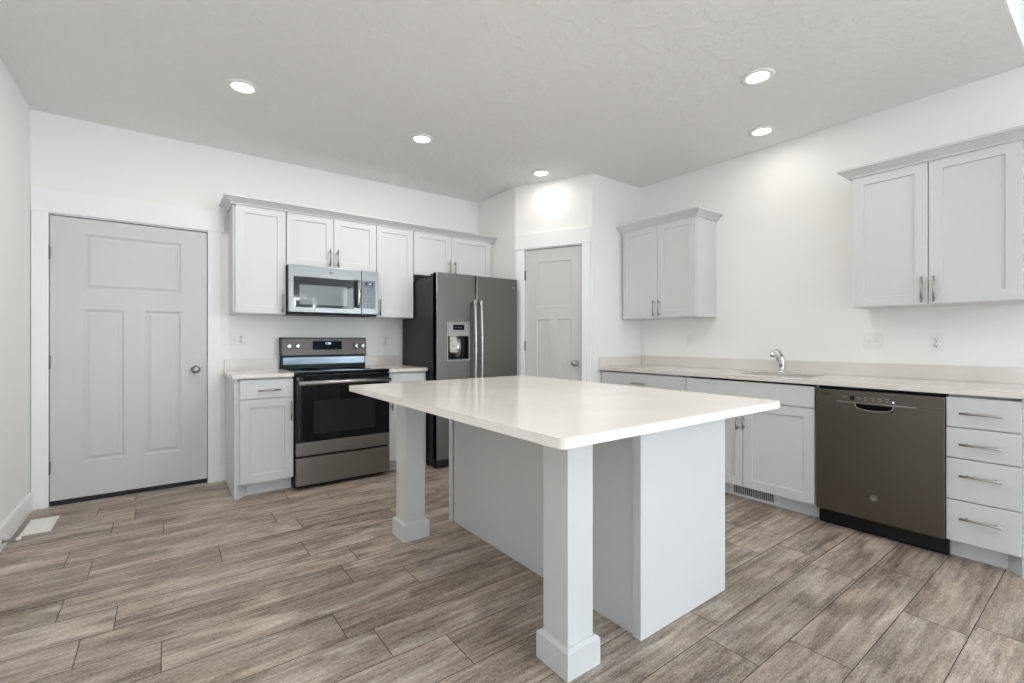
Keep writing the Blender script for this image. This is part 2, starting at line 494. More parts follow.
# rear wall of the living room with its windows
b = B()
xs = [L_ - 0.12]
for w in WINDOWS: xs += [w[0], w[1]]
xs.append(R_ + 0.12)
for i in range(0, len(xs), 2): b.box(xs[i], xs[i + 1], REAR - 0.12, REAR, 0, HG)
for w in WINDOWS:
    b.box(w[0], w[1], REAR - 0.12, REAR, 0, w[2]); b.box(w[0], w[1], REAR - 0.12, REAR, w[3], HG)
struct('wall_rear', b, M['wall'])
def window(name, w, loc, rz):
    f = B()
    f.box(w[0], w[0] + .05, -.09, -.03, w[2], w[3]); f.box(w[1] - .05, w[1], -.09, -.03, w[2], w[3])
    f.box(w[0] + .05, w[1] - .05, -.09, -.03, w[2], w[2] + .05); f.box(w[0] + .05, w[1] - .05, -.09, -.03, w[3] - .05, w[3])
    f.box((w[0] + w[1]) / 2 - .02, (w[0] + w[1]) / 2 + .02, -.08, -.04, w[2] + .05, w[3] - .05)
    wo = struct(name, f, M['trim'])
    wo.location = loc; wo.rotation_euler = (0, 0, rz)
    g = B(); g.box(w[0] + .05, w[1] - .05, -.063, -.057, w[2] + .05, w[3] - .05)
    obj('pane', g, M['pane'], wo)
for i, w in enumerate(WINDOWS): window('window_%d' % (i + 1), w, (0, REAR, 0), 0)
window('window_4', ADDED_SIDE, (R_, 0, 0), PI / 2)  # added window, gives the extra side light an opening

# ---- baseboards
BB = [(0, 0), (-0.014, 0), (-0.014, 0.118), (-0.008, 0.13), (0, 0.13)]
def baseboard(name, p0, p1, label=None):
    """along a wall, room on the left-hand side when walking from p0 to p1 reversed"""
    b = B()
    d = Vector((p1[0] - p0[0], p1[1] - p0[1])); ln = d.length
    b.extrude_x(BB, 0, ln)
    o = struct(name, b, M['trim'], label=label)
    o.location = (p0[0], p0[1], 0); o.rotation_euler = (0, 0, math.atan2(d.y, d.x))
baseboard('baseboard_left', (L_, REAR), (L_, D - 0.001), 'white baseboard along the bare side wall')
baseboard('baseboard_back', (0.3625, D), (0.3985, D), 'short white baseboard between door casing and base cabinet')
baseboard('baseboard_right', (R_, 0.28), (R_, REAR))
baseboard('baseboard_rear', (R_ - 0.015, REAR), (L_ + 0.015, REAR))

# ---- entry door and casing
def casing(name, x0, x1, cx0, cx1, z, hz0, hz1, hx0, hx1, parent=None, deep=0.14):
    b = B()
    b.box(cx0, x0 - 0.004, -0.019, 0, 0, hz0, 0.0015)
    b.box(x1 + 0.004, cx1, -0.019, 0, 0, hz0, 0.0015)
    b.box(hx0, hx1, -0.024, 0, hz0, hz1, 0.0015)
    b.box(x0 - 0.012, x0 - 0.004, 0, deep - .01, 0, z + 0.004); b.box(x1 + 0.004, x1 + 0.012, 0, deep - .01, 0, z + 0.004)
    b.box(x0 - 0.012, x1 + 0.012, 0, deep - .01, z + 0.004, z + 0.012)
    b.box(x0 - .004, x0 + 0.012, 0.055, deep - .01, 0, z); b.box(x1 - 0.012, x1 + .004, 0.055, deep - .01, 0, z); b.box(x0, x1, 0.055, deep - .01, z - 0.012, z + .004)
    return b
tr = struct('trim_1', casing('', DX0, DX1, -0.741, 0.362, DZ, 2.064, 2.225, L_ + 0.002, 0.387), M['trim'], label='white flat casing and header around the entry door')
tr.location = (0, D, 0)

def add_knob(parent, x, z, y0, m):
    b = B()
    mt = T(x, y0, z) @ RX
    b.lathe([(0.0, 0), (0.031, 0), (0.031, 0.006), (0.014, 0.010), (0.011, 0.03), (0.02, 0.036), (0.027, 0.046), (0.027, 0.056), (0.02, 0.066), (0.008, 0.069), (0, 0.069)], mt, 28)
    return obj('knob', b, m, parent)
def add_hinge(parent, x, z, y0):
    b = B()
    b.tube([(x, y0 - 0.006, z - 0.048), (x, y0 - 0.006, z + 0.048)], 0.0065, 10)
    b.box(x - 0.006, x + 0.012, y0 - 0.002, y0 + 0.001, z - 0.045, z + 0.045)
    return obj('hinge', b, M['hinge'], parent)

RAISED = [(0.004, 0.004), (0.012, 0.009), (0.02, 0.009), (0.036, 0.002), (0.040, 0.002)]
d1 = thing('door_1', 'pale grey three-panel entry door with nickel knob and black sweep', 'door', (0, D, 0), kind='structure'); del d1['category']
b = B()
b.panel(DX0, DX1, 0.036, DZ - 0.004, 0.008, 0.052,
        [(-0.479, 0.095, 1.535, 1.937, RAISED), (-0.479, -0.252, 0.288, 1.392, RAISED), (-0.130, 0.095, 0.288, 1.392, RAISED)])
obj('panel_leaf', b, M['door'], d1)
add_knob(d1, 0.193, 0.932, 0.008, M['nickel'])
b = B(); b.box(DX1 - .002, DX1 + .002, 0.004, 0.03, 0.90, 0.965); obj('latch_plate', b, M['nickel'], d1)
for z in (1.786, 1.016, 0.275): add_hinge(d1, DX0 - 0.006, z, 0.0)
b = B(); b.box(DX0 - .003, DX1 + .003, 0.010, 0.08, -0.002, 0.0355); obj('door_sweep', b, M['rubber'], d1)

# ---- pantry door
tr2 = struct('trim_2', casing('', px0, px1, pc0, pc1, PZ, PZ + 0.012, PZ + 0.165, pc0 - 0.016, min(pc1 + 0.004, PLEN), deep=0.1), M['trim'], label='white flat casing and header around the pantry door')
tr2.location = (PA.x, PA.y, 0); tr2.rotation_euler = (0, 0, PANG)
d2 = thing('door_2', 'narrow grey flat-panel pantry door in the angled corner wall', 'door', (PA.x, PA.y, 0), PANG, kind='structure'); del d2['category']
FLAT = [(0.004, 0.007), (0.0041, 0.008)]
qx0, qx1 = on_pantry(536.5), on_pantry(571.0)
mA, mB = on_pantry(549.0), on_pantry(558.0)
b = B()
b.panel(px0, px1, 0.012, PZ - 0.003, 0.006, 0.041, [(qx0, qx1, 1.505, 1.955, FLAT), (qx0, mA, 0.25, 1.375, FLAT), (mB, qx1, 0.25, 1.375, FLAT)])
obj('panel_leaf', b, M['door'], d2)
add_knob(d2, on_pantry(575.5), 0.944, 0.006, M['nickel'])
for z in (1.83, 1.11, 0.26): add_hinge(d2, px0 - 0.004, z, 0.0)
b = B(); b.box(px1 - .002, px1 + .003, 0.002, 0.03, 0.91, 0.975); obj('latch_plate', b, M['nickel'], d2)

# ------------------------------------------------------------------ cabinets
SHAKER = [(0.0015, 0.0095), (0.0016, 0.010)]
def door_mesh(x0, x1, z0, z1, yf, stile=0.062):
    b = B(); b.panel(x0, x1, z0, z1, yf, yf + 0.019, [(x0 + stile, x1 - stile, z0 + stile, z1 - stile, SHAKER)], 0.0015); return b
def flat_mesh(x0, x1, z0, z1, yf):
    b = B(); b.box(x0, x1, yf, yf + 0.019, z0, z1, 0.002); return b
def bar_handle(parent, x, z, yf, ln, vertical):
    b = B(); y = yf - 0.032; h = ln / 2; p = h * 0.68
    if vertical:
        b.tube([(x, y, z - h), (x, y, z + h)], 0.006, 12)
        for s in (-p, p): b.tube([(x, yf, z + s), (x, y, z + s)], 0.0045, 8)
    else:
        b.tube([(x - h, y, z), (x + h, y, z)], 0.006, 12)
        for s in (-p, p): b.tube([(x + s, yf, z), (x + s, y, z)], 0.0045, 8)
    return obj('handle', b, M['nickel'], parent)

def wall_cabinet(label, loc, rz, w, zb, zt, doors, hx, group, fl=0.0, fr=0.0, depth=0.305, hz=None):
    """doors: (x0,x1) list; hx: handle x list; fl/fr filler stiles beyond the box"""
    t = thing('wall_cabinet', label, 'wall cabinet', (loc[0], loc[1], zb), rz, group)
    b = B(); b.box(-fl, w + fr, -depth, 0, 0, zt - zb, 0.001); obj('cabinet_box', b, M['cab'], t)
    for (x0, x1), h in zip(doors, hx):
        d = obj('door', door_mesh(x0, x1, 0.003, zt - zb - 0.042, -depth - 0.021), M['cab'], t)
        bar_handle(d, h, (0.012 + 0.078) if hz is None else hz, -depth - 0.021, 0.152, True)
    return t
UG = 'shaker wall cabinets'
ZT = 2.287
wall_cabinet('tall single-door grey shaker wall cabinet between entry door and microwave', (0.420, D), 0, 0.380, 1.383, ZT, [(0.016, 0.377)], [0.349], UG)
wall_cabinet('short double-door shaker wall cabinet directly above the microwave', (0.803, D), 0, 0.763, 1.797, ZT, [(0.003, 0.380), (0.384, 0.765)], [0.346, 0.412], UG)
wall_cabinet('single-door shaker wall cabinet between microwave and refrigerator', (1.570, D), 0, 0.372, 1.383, ZT, [(0.003, 0.369)], [0.029], UG)
wall_cabinet('short double-door shaker wall cabinet above the refrigerator', (1.944, D), 0, 0.926, 1.812, ZT, [(0.003, 0.419), (0.423, 0.910)], [0.389, 0.453], UG)
b = B(); b.box(2.8705, 2.899, D - 0.305, D - 0.286, 1.812, ZT)
obj('filler_strip', b, M['cab'], None, 'narrow grey filler strip between fridge cabinet and pantry wall', 'filler strip')
wall_cabinet('double-door shaker wall cabinet in the corner beside the pantry wall', (R_, 3.048), -PI / 2, 0.803, 1.375, ZT, [(0.010, 0.408), (0.412, 0.796)], [0.381, 0.439], UG, fl=0.02)
wall_cabinet('large double-door shaker wall cabinet above the dishwasher', (R_, 1.116), -PI / 2, 0.772, 1.383, ZT, [(0.004, 0.384), (0.388, 0.766)], [0.360, 0.415], UG)

CROWN = [(0, 0), (0.010, 0), (0.014, 0.010), (0.030, 0.022), (0.052, 0.040), (0.064, 0.046), (0.064, 0.058), (0, 0.058)]
def crown(label, loc, rz, path):
    b = B(); b.sweep(path, CROWN, 0)
    o = obj('crown_moulding', b, M['cab'], None, label, 'crown moulding', 'crown mouldings on the wall cabinets')
    o.location = (loc[0], loc[1], ZT - 0.049); o.rotation_euler = (0, 0, rz)
crown('long grey crown moulding along the tops of the range wall cabinets', (0.420, D), 0, [(-0.0015, 0), (-0.0015, -0.3265), (2.478, -0.3265)])
crown('grey crown moulding on top of the corner cabinet beside the pantry wall', (R_, 3.048), -PI / 2, [(-0.024, -0.3265), (0.8045, -0.3265), (0.8045, 0)])
crown('grey crown moulding on top of the cabinet above the dishwasher', (R_, 1.116), -PI / 2, [(-0.0015, 0), (-0.0015, -0.3265), (0.7735, -0.3265), (0.7735, 0)])

KF = -0.54      # toe kick face
def base_cabinet(label, loc, rz, w, ends=(), kick=True, z_top=0.880):
    t = thing('base_cabinet', label, 'base cabinet', (loc[0], loc[1], 0), rz, 'shaker base cabinets')
    x0 = 0.0185 if 'l' in ends else 0.0; x1 = w - 0.0185 if 'r' in ends else w
    b = B(); b.box(x0, x1, -0.575, -0.001, 0.102, z_top); b.box(x0, x1, -0.610, -0.5751, 0.102, min(z_top, 0.860)); obj('cabinet_box', b, M['cab'], t)
    k = B(); k.box(x0, x1, KF, KF + 0.016, 0, 0.101)
    if 'l' in ends: k.prism([(x0, -0.607), (x0 + 0.075, KF), (x0, KF)], 0, 0.101)
    if 'r' in ends: k.prism([(x1, -0.607), (x1, KF), (x1 - 0.055, KF)], 0, 0.101)
    obj('toe_kick', k, M['toe'], t)
    for e in ends:
        p = B(); xx = 0.0 if e == 'l' else w - 0.018
        p.box(xx, xx + 0.018, -0.612, -0.001, 0, z_top, 0.001); obj('end_panel', p, M['cab'], t)
    return t
def add_drawer(t, x0, x1, z0, z1, hx=None, hl=0.15, hz=None):
    d = obj('drawer', flat_mesh(x0, x1, z0, z1, -0.631), M['cab'], t)
    if hx is not None: bar_handle(d, hx, (z0 + z1) / 2 if hz is None else hz, -0.631, hl, False)
def add_door(t, x0, x1, z0, z1, hx, hz=None, hl=0.15):
    d = obj('door', door_mesh(x0, x1, z0, z1, -0.631), M['cab'], t)
    if hx is not None: bar_handle(d, hx, z1 - 0.098 if hz is None else hz, -0.631, hl, True)

t = base_cabinet('grey base cabinet with one drawer and door between entry door and range', (0.3990, D), 0, 0.3975, 'l')
add_drawer(t, 0.034, 0.395, 0.733, 0.872, 0.225, 0.152, 0.793)
add_door(t, 0.034, 0.395, 0.106, 0.726, 0.376)
t = base_cabinet('grey base cabinet with drawer and door between range and refrigerator', (1.5640, D), 0, 0.370, 'r')
add_drawer(t, 0.003, 0.350, 0.733, 0.872, 0.177, 0.152, 0.793)
add_door(t, 0.003, 0.350, 0.106, 0.726, 0.028)

t = base_cabinet('grey base cabinet with a wide top drawer in the corner beside the pantry', (R_, 3.0740), -PI / 2, 0.926)
add_drawer(t, 0.045, 0.924, 0.733, 0.868, 0.470, 0.152, 0.787)
add_door(t, 0.045, 0.482, 0.106, 0.726, 0.450); add_door(t, 0.486, 0.924, 0.106, 0.726, 0.518)
sb = base_cabinet('grey sink base cabinet with blank top panel and two doors beside the dishwasher', (R_, 2.1470), -PI / 2, 0.931, z_top=0.70)
add_drawer(sb, 0.003, 0.922, 0.731, 0.868)
b = B(); b.box(0, 0.018, -0.575, 0, 0.7005, 0.88); b.box(0.913, 0.931, -0.575, 0, 0.7005, 0.88); b.box(0.0185, 0.9125, -0.61, -0.58, 0.7005, 0.86); obj('face_frame', b, M['cab'], sb)
add_door(sb, 0.003, 0.457, 0.106, 0.725, 0.425, 0.565, 0.088); add_door(sb, 0.461, 0.922, 0.106, 0.725, 0.471, 0.575, 0.088)
dr = base_cabinet('grey base cabinet with a stack of four drawers beside the dishwasher', (R_, 0.5970), -PI / 2, 0.292, 'r')
for z0, z1, hz in ((0.712, 0.868, 0.787), (0.549, 0.706, 0.624), (0.328, 0.543, 0.460), (0.106, 0.322, 0.236)):
    add_drawer(dr, 0.001, 0.273, z0, z1, 0.134, 0.155, hz)

# ------------------------------------------------------------------ worktops
def rounded(x0, x1, y0, y1, r, n=5):
    p = []
    for cx, cy, a in ((x0 + r, y0 + r, PI), (x1 - r, y0 + r, 1.5 * PI), (x1 - r, y1 - r, 0), (x0 + r, y1 - r, 0.5 * PI)):
        for k in range(n + 1):
            q = a + k * PI / 2 / n; p.append((cx + r * math.cos(q), cy + r * math.sin(q)))
    return p
def small_top(label, x0, x1):
    t = thing('countertop', label, 'countertop', (x0, D, 0.884), 0, 'quartz countertops')
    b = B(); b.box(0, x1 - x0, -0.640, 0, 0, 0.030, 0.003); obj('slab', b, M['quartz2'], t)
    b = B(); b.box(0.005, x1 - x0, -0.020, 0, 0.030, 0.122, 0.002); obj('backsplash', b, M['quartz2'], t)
small_top('short pale quartz countertop between entry door and range', 0.383, 0.7975)
small_top('short pale quartz countertop between range and refrigerator', 1.5630, 1.9400)
t = thing('countertop', 'long pale quartz countertop with the sink in it along the window-side wall', 'countertop', (R_, 3.0750, 0.884), -PI / 2, 'quartz countertops')
t['label'] = 'long pale quartz countertop over the sink cabinet and dishwasher'
SX0, SX1, SY0, SY1 = 1.265, 1.755, -0.50, -0.145    # sink cut-out, local
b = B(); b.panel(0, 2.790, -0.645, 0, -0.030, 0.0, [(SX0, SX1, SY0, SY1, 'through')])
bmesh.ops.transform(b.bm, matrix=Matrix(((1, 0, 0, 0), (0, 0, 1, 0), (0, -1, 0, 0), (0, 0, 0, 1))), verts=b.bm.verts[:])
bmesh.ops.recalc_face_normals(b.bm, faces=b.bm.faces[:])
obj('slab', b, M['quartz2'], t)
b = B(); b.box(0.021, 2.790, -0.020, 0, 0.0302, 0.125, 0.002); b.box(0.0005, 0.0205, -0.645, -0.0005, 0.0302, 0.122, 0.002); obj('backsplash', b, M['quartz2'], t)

# sink and tap
t = thing('kitchen_sink', 'undermount metal sink let into the long quartz countertop', 'sink', (R_, 3.075, 0.705), -PI / 2)
b = B()
a = bmesh.new()
top = [a.verts.new((x, y, 0.178)) for x, y in rounded(SX0 - .004, SX1 + .004, SY0 - .004, SY1 + .004, 0.03)]
mid = [a.verts.new((x, y, 0.02)) for x, y in rounded(SX0 + .006, SX1 - .006, SY0 + .006, SY1 - .006, 0.04)]
bot = [a.verts.new((x, y, 0.004)) for x, y in rounded(SX0 + .04, SX1 - .04, SY0 + .04, SY1 - .04, 0.03)]
rim = [a.verts.new((x, y, 0.178)) for x, y in rounded(SX0 - .03, SX1 + .03, SY0 - .03, SY1 + .03, 0.04)]
n = len(top)
for p, q in ((rim, top), (top, mid), (mid, bot)):
    for i in range(n): a.faces.new((p[i], p[(i + 1) % n], q[(i + 1) % n], q[i]))
a.faces.new(bot)
b.merge(a); obj('basin', b, M['sink'], t)
b = B(); b.lathe([(0.045, 0.005), (0.045, 0.008), (0.03, 0.007), (0.0, 0.006)], T((SX0 + SX1) / 2, (SY0 + SY1) / 2, 0)); obj('drain', b, M['chrome'], t)

t = thing('faucet', 'chrome single-lever kitchen tap behind the sink', 'tap', (R_ - 0.085, 1.655, 0.9145), -PI / 2)
b = B()
b.lathe([(0, 0), (0.030, 0), (0.030, 0.008), (0.023, 0.016), (0.021, 0.05), (0.022, 0.085), (0.023, 0.118), (0.019, 0.135), (0.008, 0.142), (0, 0.142)], T(0, 0, 0), 24)
obj('tap_body', b, M['chrome'], t)
b = B(); b.tube([(0, -0.010, 0.055), (0, -0.045, 0.098), (0, -0.085, 0.138), (0, -0.115, 0.160), (0, -0.150, 0.172)], [0.016, 0.015, 0.0145, 0.015, 0.016], 14)
b.tube([(0, -0.150, 0.176), (0, -0.158, 0.166), (0, -0.162, 0.140)], [0.0165, 0.019, 0.0185], 14); obj('spout', b, M['chrome'], t)
b = B(); b.tube([(0, 0.004, 0.130), (0, -0.006, 0.158), (0, -0.040, 0.188), (0, -0.085, 0.203), (0, -0.128, 0.205)], [0.015, 0.013, 0.010, 0.0085, 0.007], 12); obj('lever', b, M['chrome'], t)
t.scale = (1.0, 1.0, 0.9)

# ------------------------------------------------------------------ badge
def badge(parent, x, z, yf, r=0.019):
    b = B()
    mt = T(x, yf, z) @ RX
    b.lathe([(0, 0), (r, 0), (r, 0.002), (r * 0.9, 0.0028), (r * 0.84, 0.0018), (0, 0.0016)], mt, 28)
    b.mi = 1
    b.text('GE', r * 0.95, T(x, yf - 0.0022, z) @ RX)
    return obj('badge', b, [M['badge'], M['mark']], parent, 'round metal monogram badge')

# ------------------------------------------------------------------ range
RX0 = 0.7995
t = thing('kitchen_range', 'freestanding slate electric range with black oven door and glass cooktop', 'range', (RX0, D, 0))
RW = 0.760
b = B(); b.box(0.003, RW - 0.003, -0.640, -0.012, 0.035, 0.898, 0.002); b.box(0.03, RW - .03, -0.60, -0.05, 0.0, 0.035); obj('body', b, M['black'], t)
b = B(); b.box(0.0, RW, -0.668, -0.090, 0.8985, 0.921, 0.005); obj('cooktop', b, M['glass'], t)
for (cx, cy, r) in ((0.19, -0.50, 0.105), (0.57, -0.50, 0.085), (0.19, -0.24, 0.075), (0.57, -0.24, 0.095)):
    e = B(); e.lathe([(r, 0.9211), (r, 0.9214), (r - 0.003, 0.9214), (r - 0.003, 0.9211)], T(cx, cy, 0), 40); obj('burner_ring', e, M['ovenwin'], t)
g = B(); g.extrude_x([(-0.012, 0.9), (-0.068, 0.9), (-0.068, 1.024), (-0.012, 1.024)], 0.008, RW - 0.004, 0.002); obj('backguard_base', g, M['black'], t)
g = B(); g.box(0.022, RW - 0.012, -0.0735, -0.0685, 0.950, 1.016, 0.002); obj('backguard_strip', g, M['steel_strip'], t)
bgd = B(); bgd.extrude_x([(-0.012, 1.0265), (-0.088, 1.0265), (-0.094, 1.034), (-0.074, 1.183), (-0.066, 1.192), (-0.012, 1.192)], 0.016, RW - 0.002, 0.002)
bo = obj('backguard', bgd, M['slate_guard'], t)
e = B(); e.extrude_x([(-0.012, 1.0265), (-0.089, 1.0265), (-0.095, 1.034), (-0.075, 1.184), (-0.066, 1.193), (-0.012, 1.193)], 0.002, 0.0155, 0.002); obj('backguard_end', e, M['charcoal'], t)
def by(z): return -0.094 + (z - 1.034) / (1.183 - 1.034) * 0.020 - 0.001
tilt = math.atan(0.020 / 0.149)
MT = lambda x, z: T(x, by(z), z) @ Matrix.Rotation(PI / 2 - tilt, 4, 'X')
dsp = B(); dsp.prism(rounded(-0.129, 0.129, -0.040, 0.040, 0.006), 0, 0.003, mtx=MT(0.396, 1.121)); dp = obj('display', dsp, M['display'], bo)
dg = B(); dg.text('1:38', 0.030, MT(0.402, 1.138) @ T(0, 0, 0.0036)); 
obj('clock_digits', dg, M['digits'], bo, 'pale blue lit clock digits')
for kx in (0.069, 0.139, 0.657, 0.722):
    k = B(); k.lathe([(0, 0), (0.024, 0), (0.024, 0.006), (0.020, 0.009), (0.019, 0.026), (0.016, 0.029), (0, 0.029)], MT(kx, 1.112), 24)
    ko = obj('knob', k, M['chrome'], bo)
    pp = B(); pp.prism([(-0.004, -0.018), (0.004, -0.018), (0.004, 0.018), (-0.004, 0.018)], 0.029, 0.037, 0.001, mtx=MT(kx, 1.112)); 
    ko2 = obj('knob_grip', pp, M['chrome'], bo)
# oven door
od = B(); od.box(0.006, RW - 0.006, -0.680, -0.642, 0.369, 0.885, 0.003)
odo = obj('oven_door', od, M['glass'], t)
w_ = B(); w_.prism(rounded(0.135, 0.628, 0.430, 0.690, 0.012), 0, 0.0012, mtx=T(0, -0.680, 0) @ RX); obj('oven_window', w_, M['ovenwin'], odo)
s_ = B(); s_.box(0.006, RW - 0.006, -0.682, -0.642, 0.266, 0.3685, 0.003); so = obj('door_rail', s_, M['slate_range'], odo, 'slate steel strip below the oven glass')
hh = B()
hz = 0.836
hh.tube([(0.016, -0.735, hz), (RW - 0.016, -0.735, hz)], 0.0165, 18)
for hx in (0.030, RW - 0.030): hh.box(hx - 0.013, hx + 0.013, -0.735, -0.680, hz - 0.015, hz + 0.015, 0.004)
obj('handle', hh, M['steel'], odo, 'long tubular steel oven handle')
badge(odo, 0.378, 0.318, -0.6822, 0.018)
dw_ = B(); dw_.box(0.006, RW - 0.006, -0.682, -0.642, 0.036, 0.249, 0.003); obj('storage_drawer', dw_, M['slate_range'], t)

# ------------------------------------------------------------------ microwave
MX0 = 0.8035; MW = 0.756
t = thing('microwave_oven', 'stainless over-the-range microwave with dark glass door', 'microwave', (MX0, D, 1.388))
MZ = 0.405
b = B(); b.box(0, MW, -0.375, -0.002, 0.012, MZ, 0.002); obj('body', b, M['charcoal'], t)
b = B(); b.box(0.012, MW - 0.012, -0.385, -0.02, 0.0, 0.0115, 0.003); obj('vent_base', b, M['black'], t)
md = B(); md.panel(0.0, 0.600, 0.014, MZ, -0.401, -0.3765, [(0.038, 0.531, 0.056, 0.312, [(0.002, 0.003)]), (0.534, 0.560, 0.070, 0.315, [(0.003, 0.018)])], 0.003)
mdo = obj('door', md, M['steel_mw'], t)
g = B(); g.box(0.0385, 0.5305, -0.4005, -0.3985, 0.0565, 0.3115, 0.0008); g.mi = 1; g.box(0.085, 0.475, -0.4009, -0.4006, 0.080, 0.245)
obj('glass_window', g, [M['mwglass'], M['mwmesh']], mdo)
r_ = B(); r_.box(0.537, 0.557, -0.3845, -0.3835, 0.075, 0.310); obj('handle_recess', r_, M['black'], mdo)
hh = B(); hh.tube([(0.576, -0.402, 0.072), (0.574, -0.418, 0.10), (0.573, -0.427, 0.19), (0.574, -0.418, 0.285), (0.576, -0.402, 0.312)], [0.014, 0.014, 0.014, 0.014, 0.014], 14); obj('handle', hh, M['chrome'], mdo)
badge(mdo, 0.338, 0.358, -0.401, 0.015)
cp = B(); cp.box(0.603, MW, -0.401, -0.3765, 0.014, MZ, 0.003); cpo = obj('control_panel', cp, M['steel_mw'], t)
kp = B(); kp.prism(rounded(0.610, 0.728, 0.066, 0.316, 0.004), 0, 0.002, mtx=T(0, -0.401, 0) @ RX)
kp.mi = 1
for i in range(8):
    for j in range(3):
        kp.box(0.628 + j * 0.031, 0.648 + j * 0.031, -0.4034, -0.4030, 0.085 + i * 0.022, 0.094 + i * 0.022)
kpo = obj('keypad', kp, [M['mwpanel'], mat('key_print', (0.17, 0.20, 0.23), 0.4)], cpo)
dsp = B(); dsp.box(0.634, 0.706, -0.4040, -0.4032, 0.272, 0.300); dsp.mi = 1; dsp.text('1:38', 0.022, T(0.672, -0.4042, 0.286) @ RX, 0.0003)
obj('display', dsp, [M['display'], M['digits']], cpo)

# ------------------------------------------------------------------ refrigerator
FX0 = 1.946; FW = 0.915
t = thing('refrigerator', 'slate side-by-side refrigerator with ice dispenser beside the pantry wall', 'refrigerator', (FX0, D, 0))
b = B(); b.box(0.010, FW - 0.010, -0.724, -0.030, 0.03, 1.752, 0.006); b.box(.05, FW - .05, -0.70, -0.06, 0, 0.03); obj('body', b, M['charcoal'], t)
b = B(); b.box(0.012, FW - 0.012, -0.770, -0.7245, 0.012, 0.078, 0.004); obj('kick_grille', b, M['black'], t)
b = B(); b.box(0.006, 0.10, -0.775, -0.66, 1.7525, 1.778, 0.004); obj('hinge_cover', b, M['charcoal'], t)
FYF, FYB = -0.800, -0.732
def round_door(x0, x1, z0, z1, holes=()):
    b = B(); b.panel(x0, x1, z0, z1, FYF, FYB, holes)
    es = [e for e in b.bm.edges if all(abs(v.co.y - FYF) < 1e-6 for v in e.verts) and (all(abs(v.co.x - x0) < 1e-6 for v in e.verts) or all(abs(v.co.x - x1) < 1e-6 for v in e.verts)
          or all(abs(v.co.z - z0) < 1e-6 for v in e.verts) or all(abs(v.co.z - z1) < 1e-6 for v in e.verts))]
    bmesh.ops.bevel(b.bm, geom=es, offset=0.012, segments=4, affect='EDGES', profile=0.5)
    for f in b.bm.faces:
        if abs(f.normal.y) < 0.98 and f.calc_area() < 0.05: f.smooth = True
    return b
dl = obj('freezer_door', round_door(0.0, 0.411, 0.082, 1.783, [(0.112, 0.345, 0.985, 1.335, [(0.006, 0.004), (0.007, 0.062)])]), M['slate'], t, 'narrower door with the ice and water dispenser')
b = B(); b.box(0.0, 0.0105, FYF + 0.008, FYB + 0.004, 0.086, 1.78); obj('door_edge', b, M['charcoal'], t)
dr_ = obj('fridge_door', round_door(0.423, 0.915, 0.082, 1.783), M['slate'], t)
badge(dr_, 0.862, 1.695, FYF, 0.017)
# dispenser
ds = B()
ds.panel(0.106, 0.351, 0.979, 1.341, FYF - 0.003, FYF + 0.0005, [(0.1155, 0.3415, 0.9885, 1.3315, 'through')])
dso = obj('dispenser', ds, M['dispanel'], dl)
pn = B(); pn.box(0.1195, 0.3375, FYF - 0.002, FYF + 0.03, 1.205, 1.3285, 0.003)
pno = obj('dispenser_panel', pn, M['dispanel'], dl)
pd = B(); pd.box(0.168, 0.288, FYF - 0.003, FYF - 0.0021, 1.262, 1.312); pd.mi = 1
for i in range(5): pd.box(0.150 + i * 0.034, 0.170 + i * 0.034, FYF - 0.0028, FYF - 0.0021, 1.228, 1.236)
pd.mi = 2
for i in range(3): pd.box(0.190 + i * 0.028, 0.204 + i * 0.028, FYF - 0.0034, FYF - 0.0031, 1.280, 1.290)
obj('dispenser_display', pd, [M['display'], M['mark'], M['mwpanel']], dl)
cv = B(); cv.box(0.1195, 0.3375, FYF + 0.052, FYF + 0.0615, 0.9925, 1.2045); cv.box(0.1195, 0.130, FYF + 0.004, FYF + 0.052, 0.9925, 1.2045); cv.box(0.327, 0.3375, FYF + 0.004, FYF + 0.052, 0.9925, 1.2045)
cv.box(0.130, 0.327, FYF + 0.004, FYF + 0.052, 0.9925, 1.0); obj('dispenser_cavity', cv, M['black'], dl)
pk = B()
pk.lathe([(0.058, 0), (0.058, 0.2)], T(0.238, FYF + 0.065, 1.0005), 32)
for v in pk.bm.verts:
    v.co.y = min(v.co.y, FYF + 0.051)
obj('ice_chute', pk, M['steel'], dl)
def arc_handle(x, s):
    b = B(); pts = []; zs0, zs1 = 0.62, 1.548
    for i in range(13):
        f = i / 12; z = zs0 + (zs1 - zs0) * f
        pts.append((x, FYF - 0.046 - 0.016 * math.sin(PI * f), z))
    b.tube(pts, 0.0135, 16)
    for z in (zs0 + 0.03, zs1 - 0.03): b.box(x - 0.010, x + 0.010, FYF - 0.048, FYF + 0.0005, z - 0.016, z + 0.016, 0.003)
    return b
obj('handle', arc_handle(0.378, 1), M['steel'], dl)
obj('handle', arc_handle(0.448, -1), M['steel'], dr_)
lf = B(); lf.box(-0.036, 0.036, -0.0015, 0, 0, 0.148)
lfo = obj('paper_leaflet', lf, M['leaflet'], None, 'small printed paper leaflet hanging inside the fridge ice dispenser', 'leaflet')
lfo.location = (FX0 + 0.178, D + FYF + 0.0105, 1.0565); lfo.rotation_euler = (0, 0, math.radians(-4))

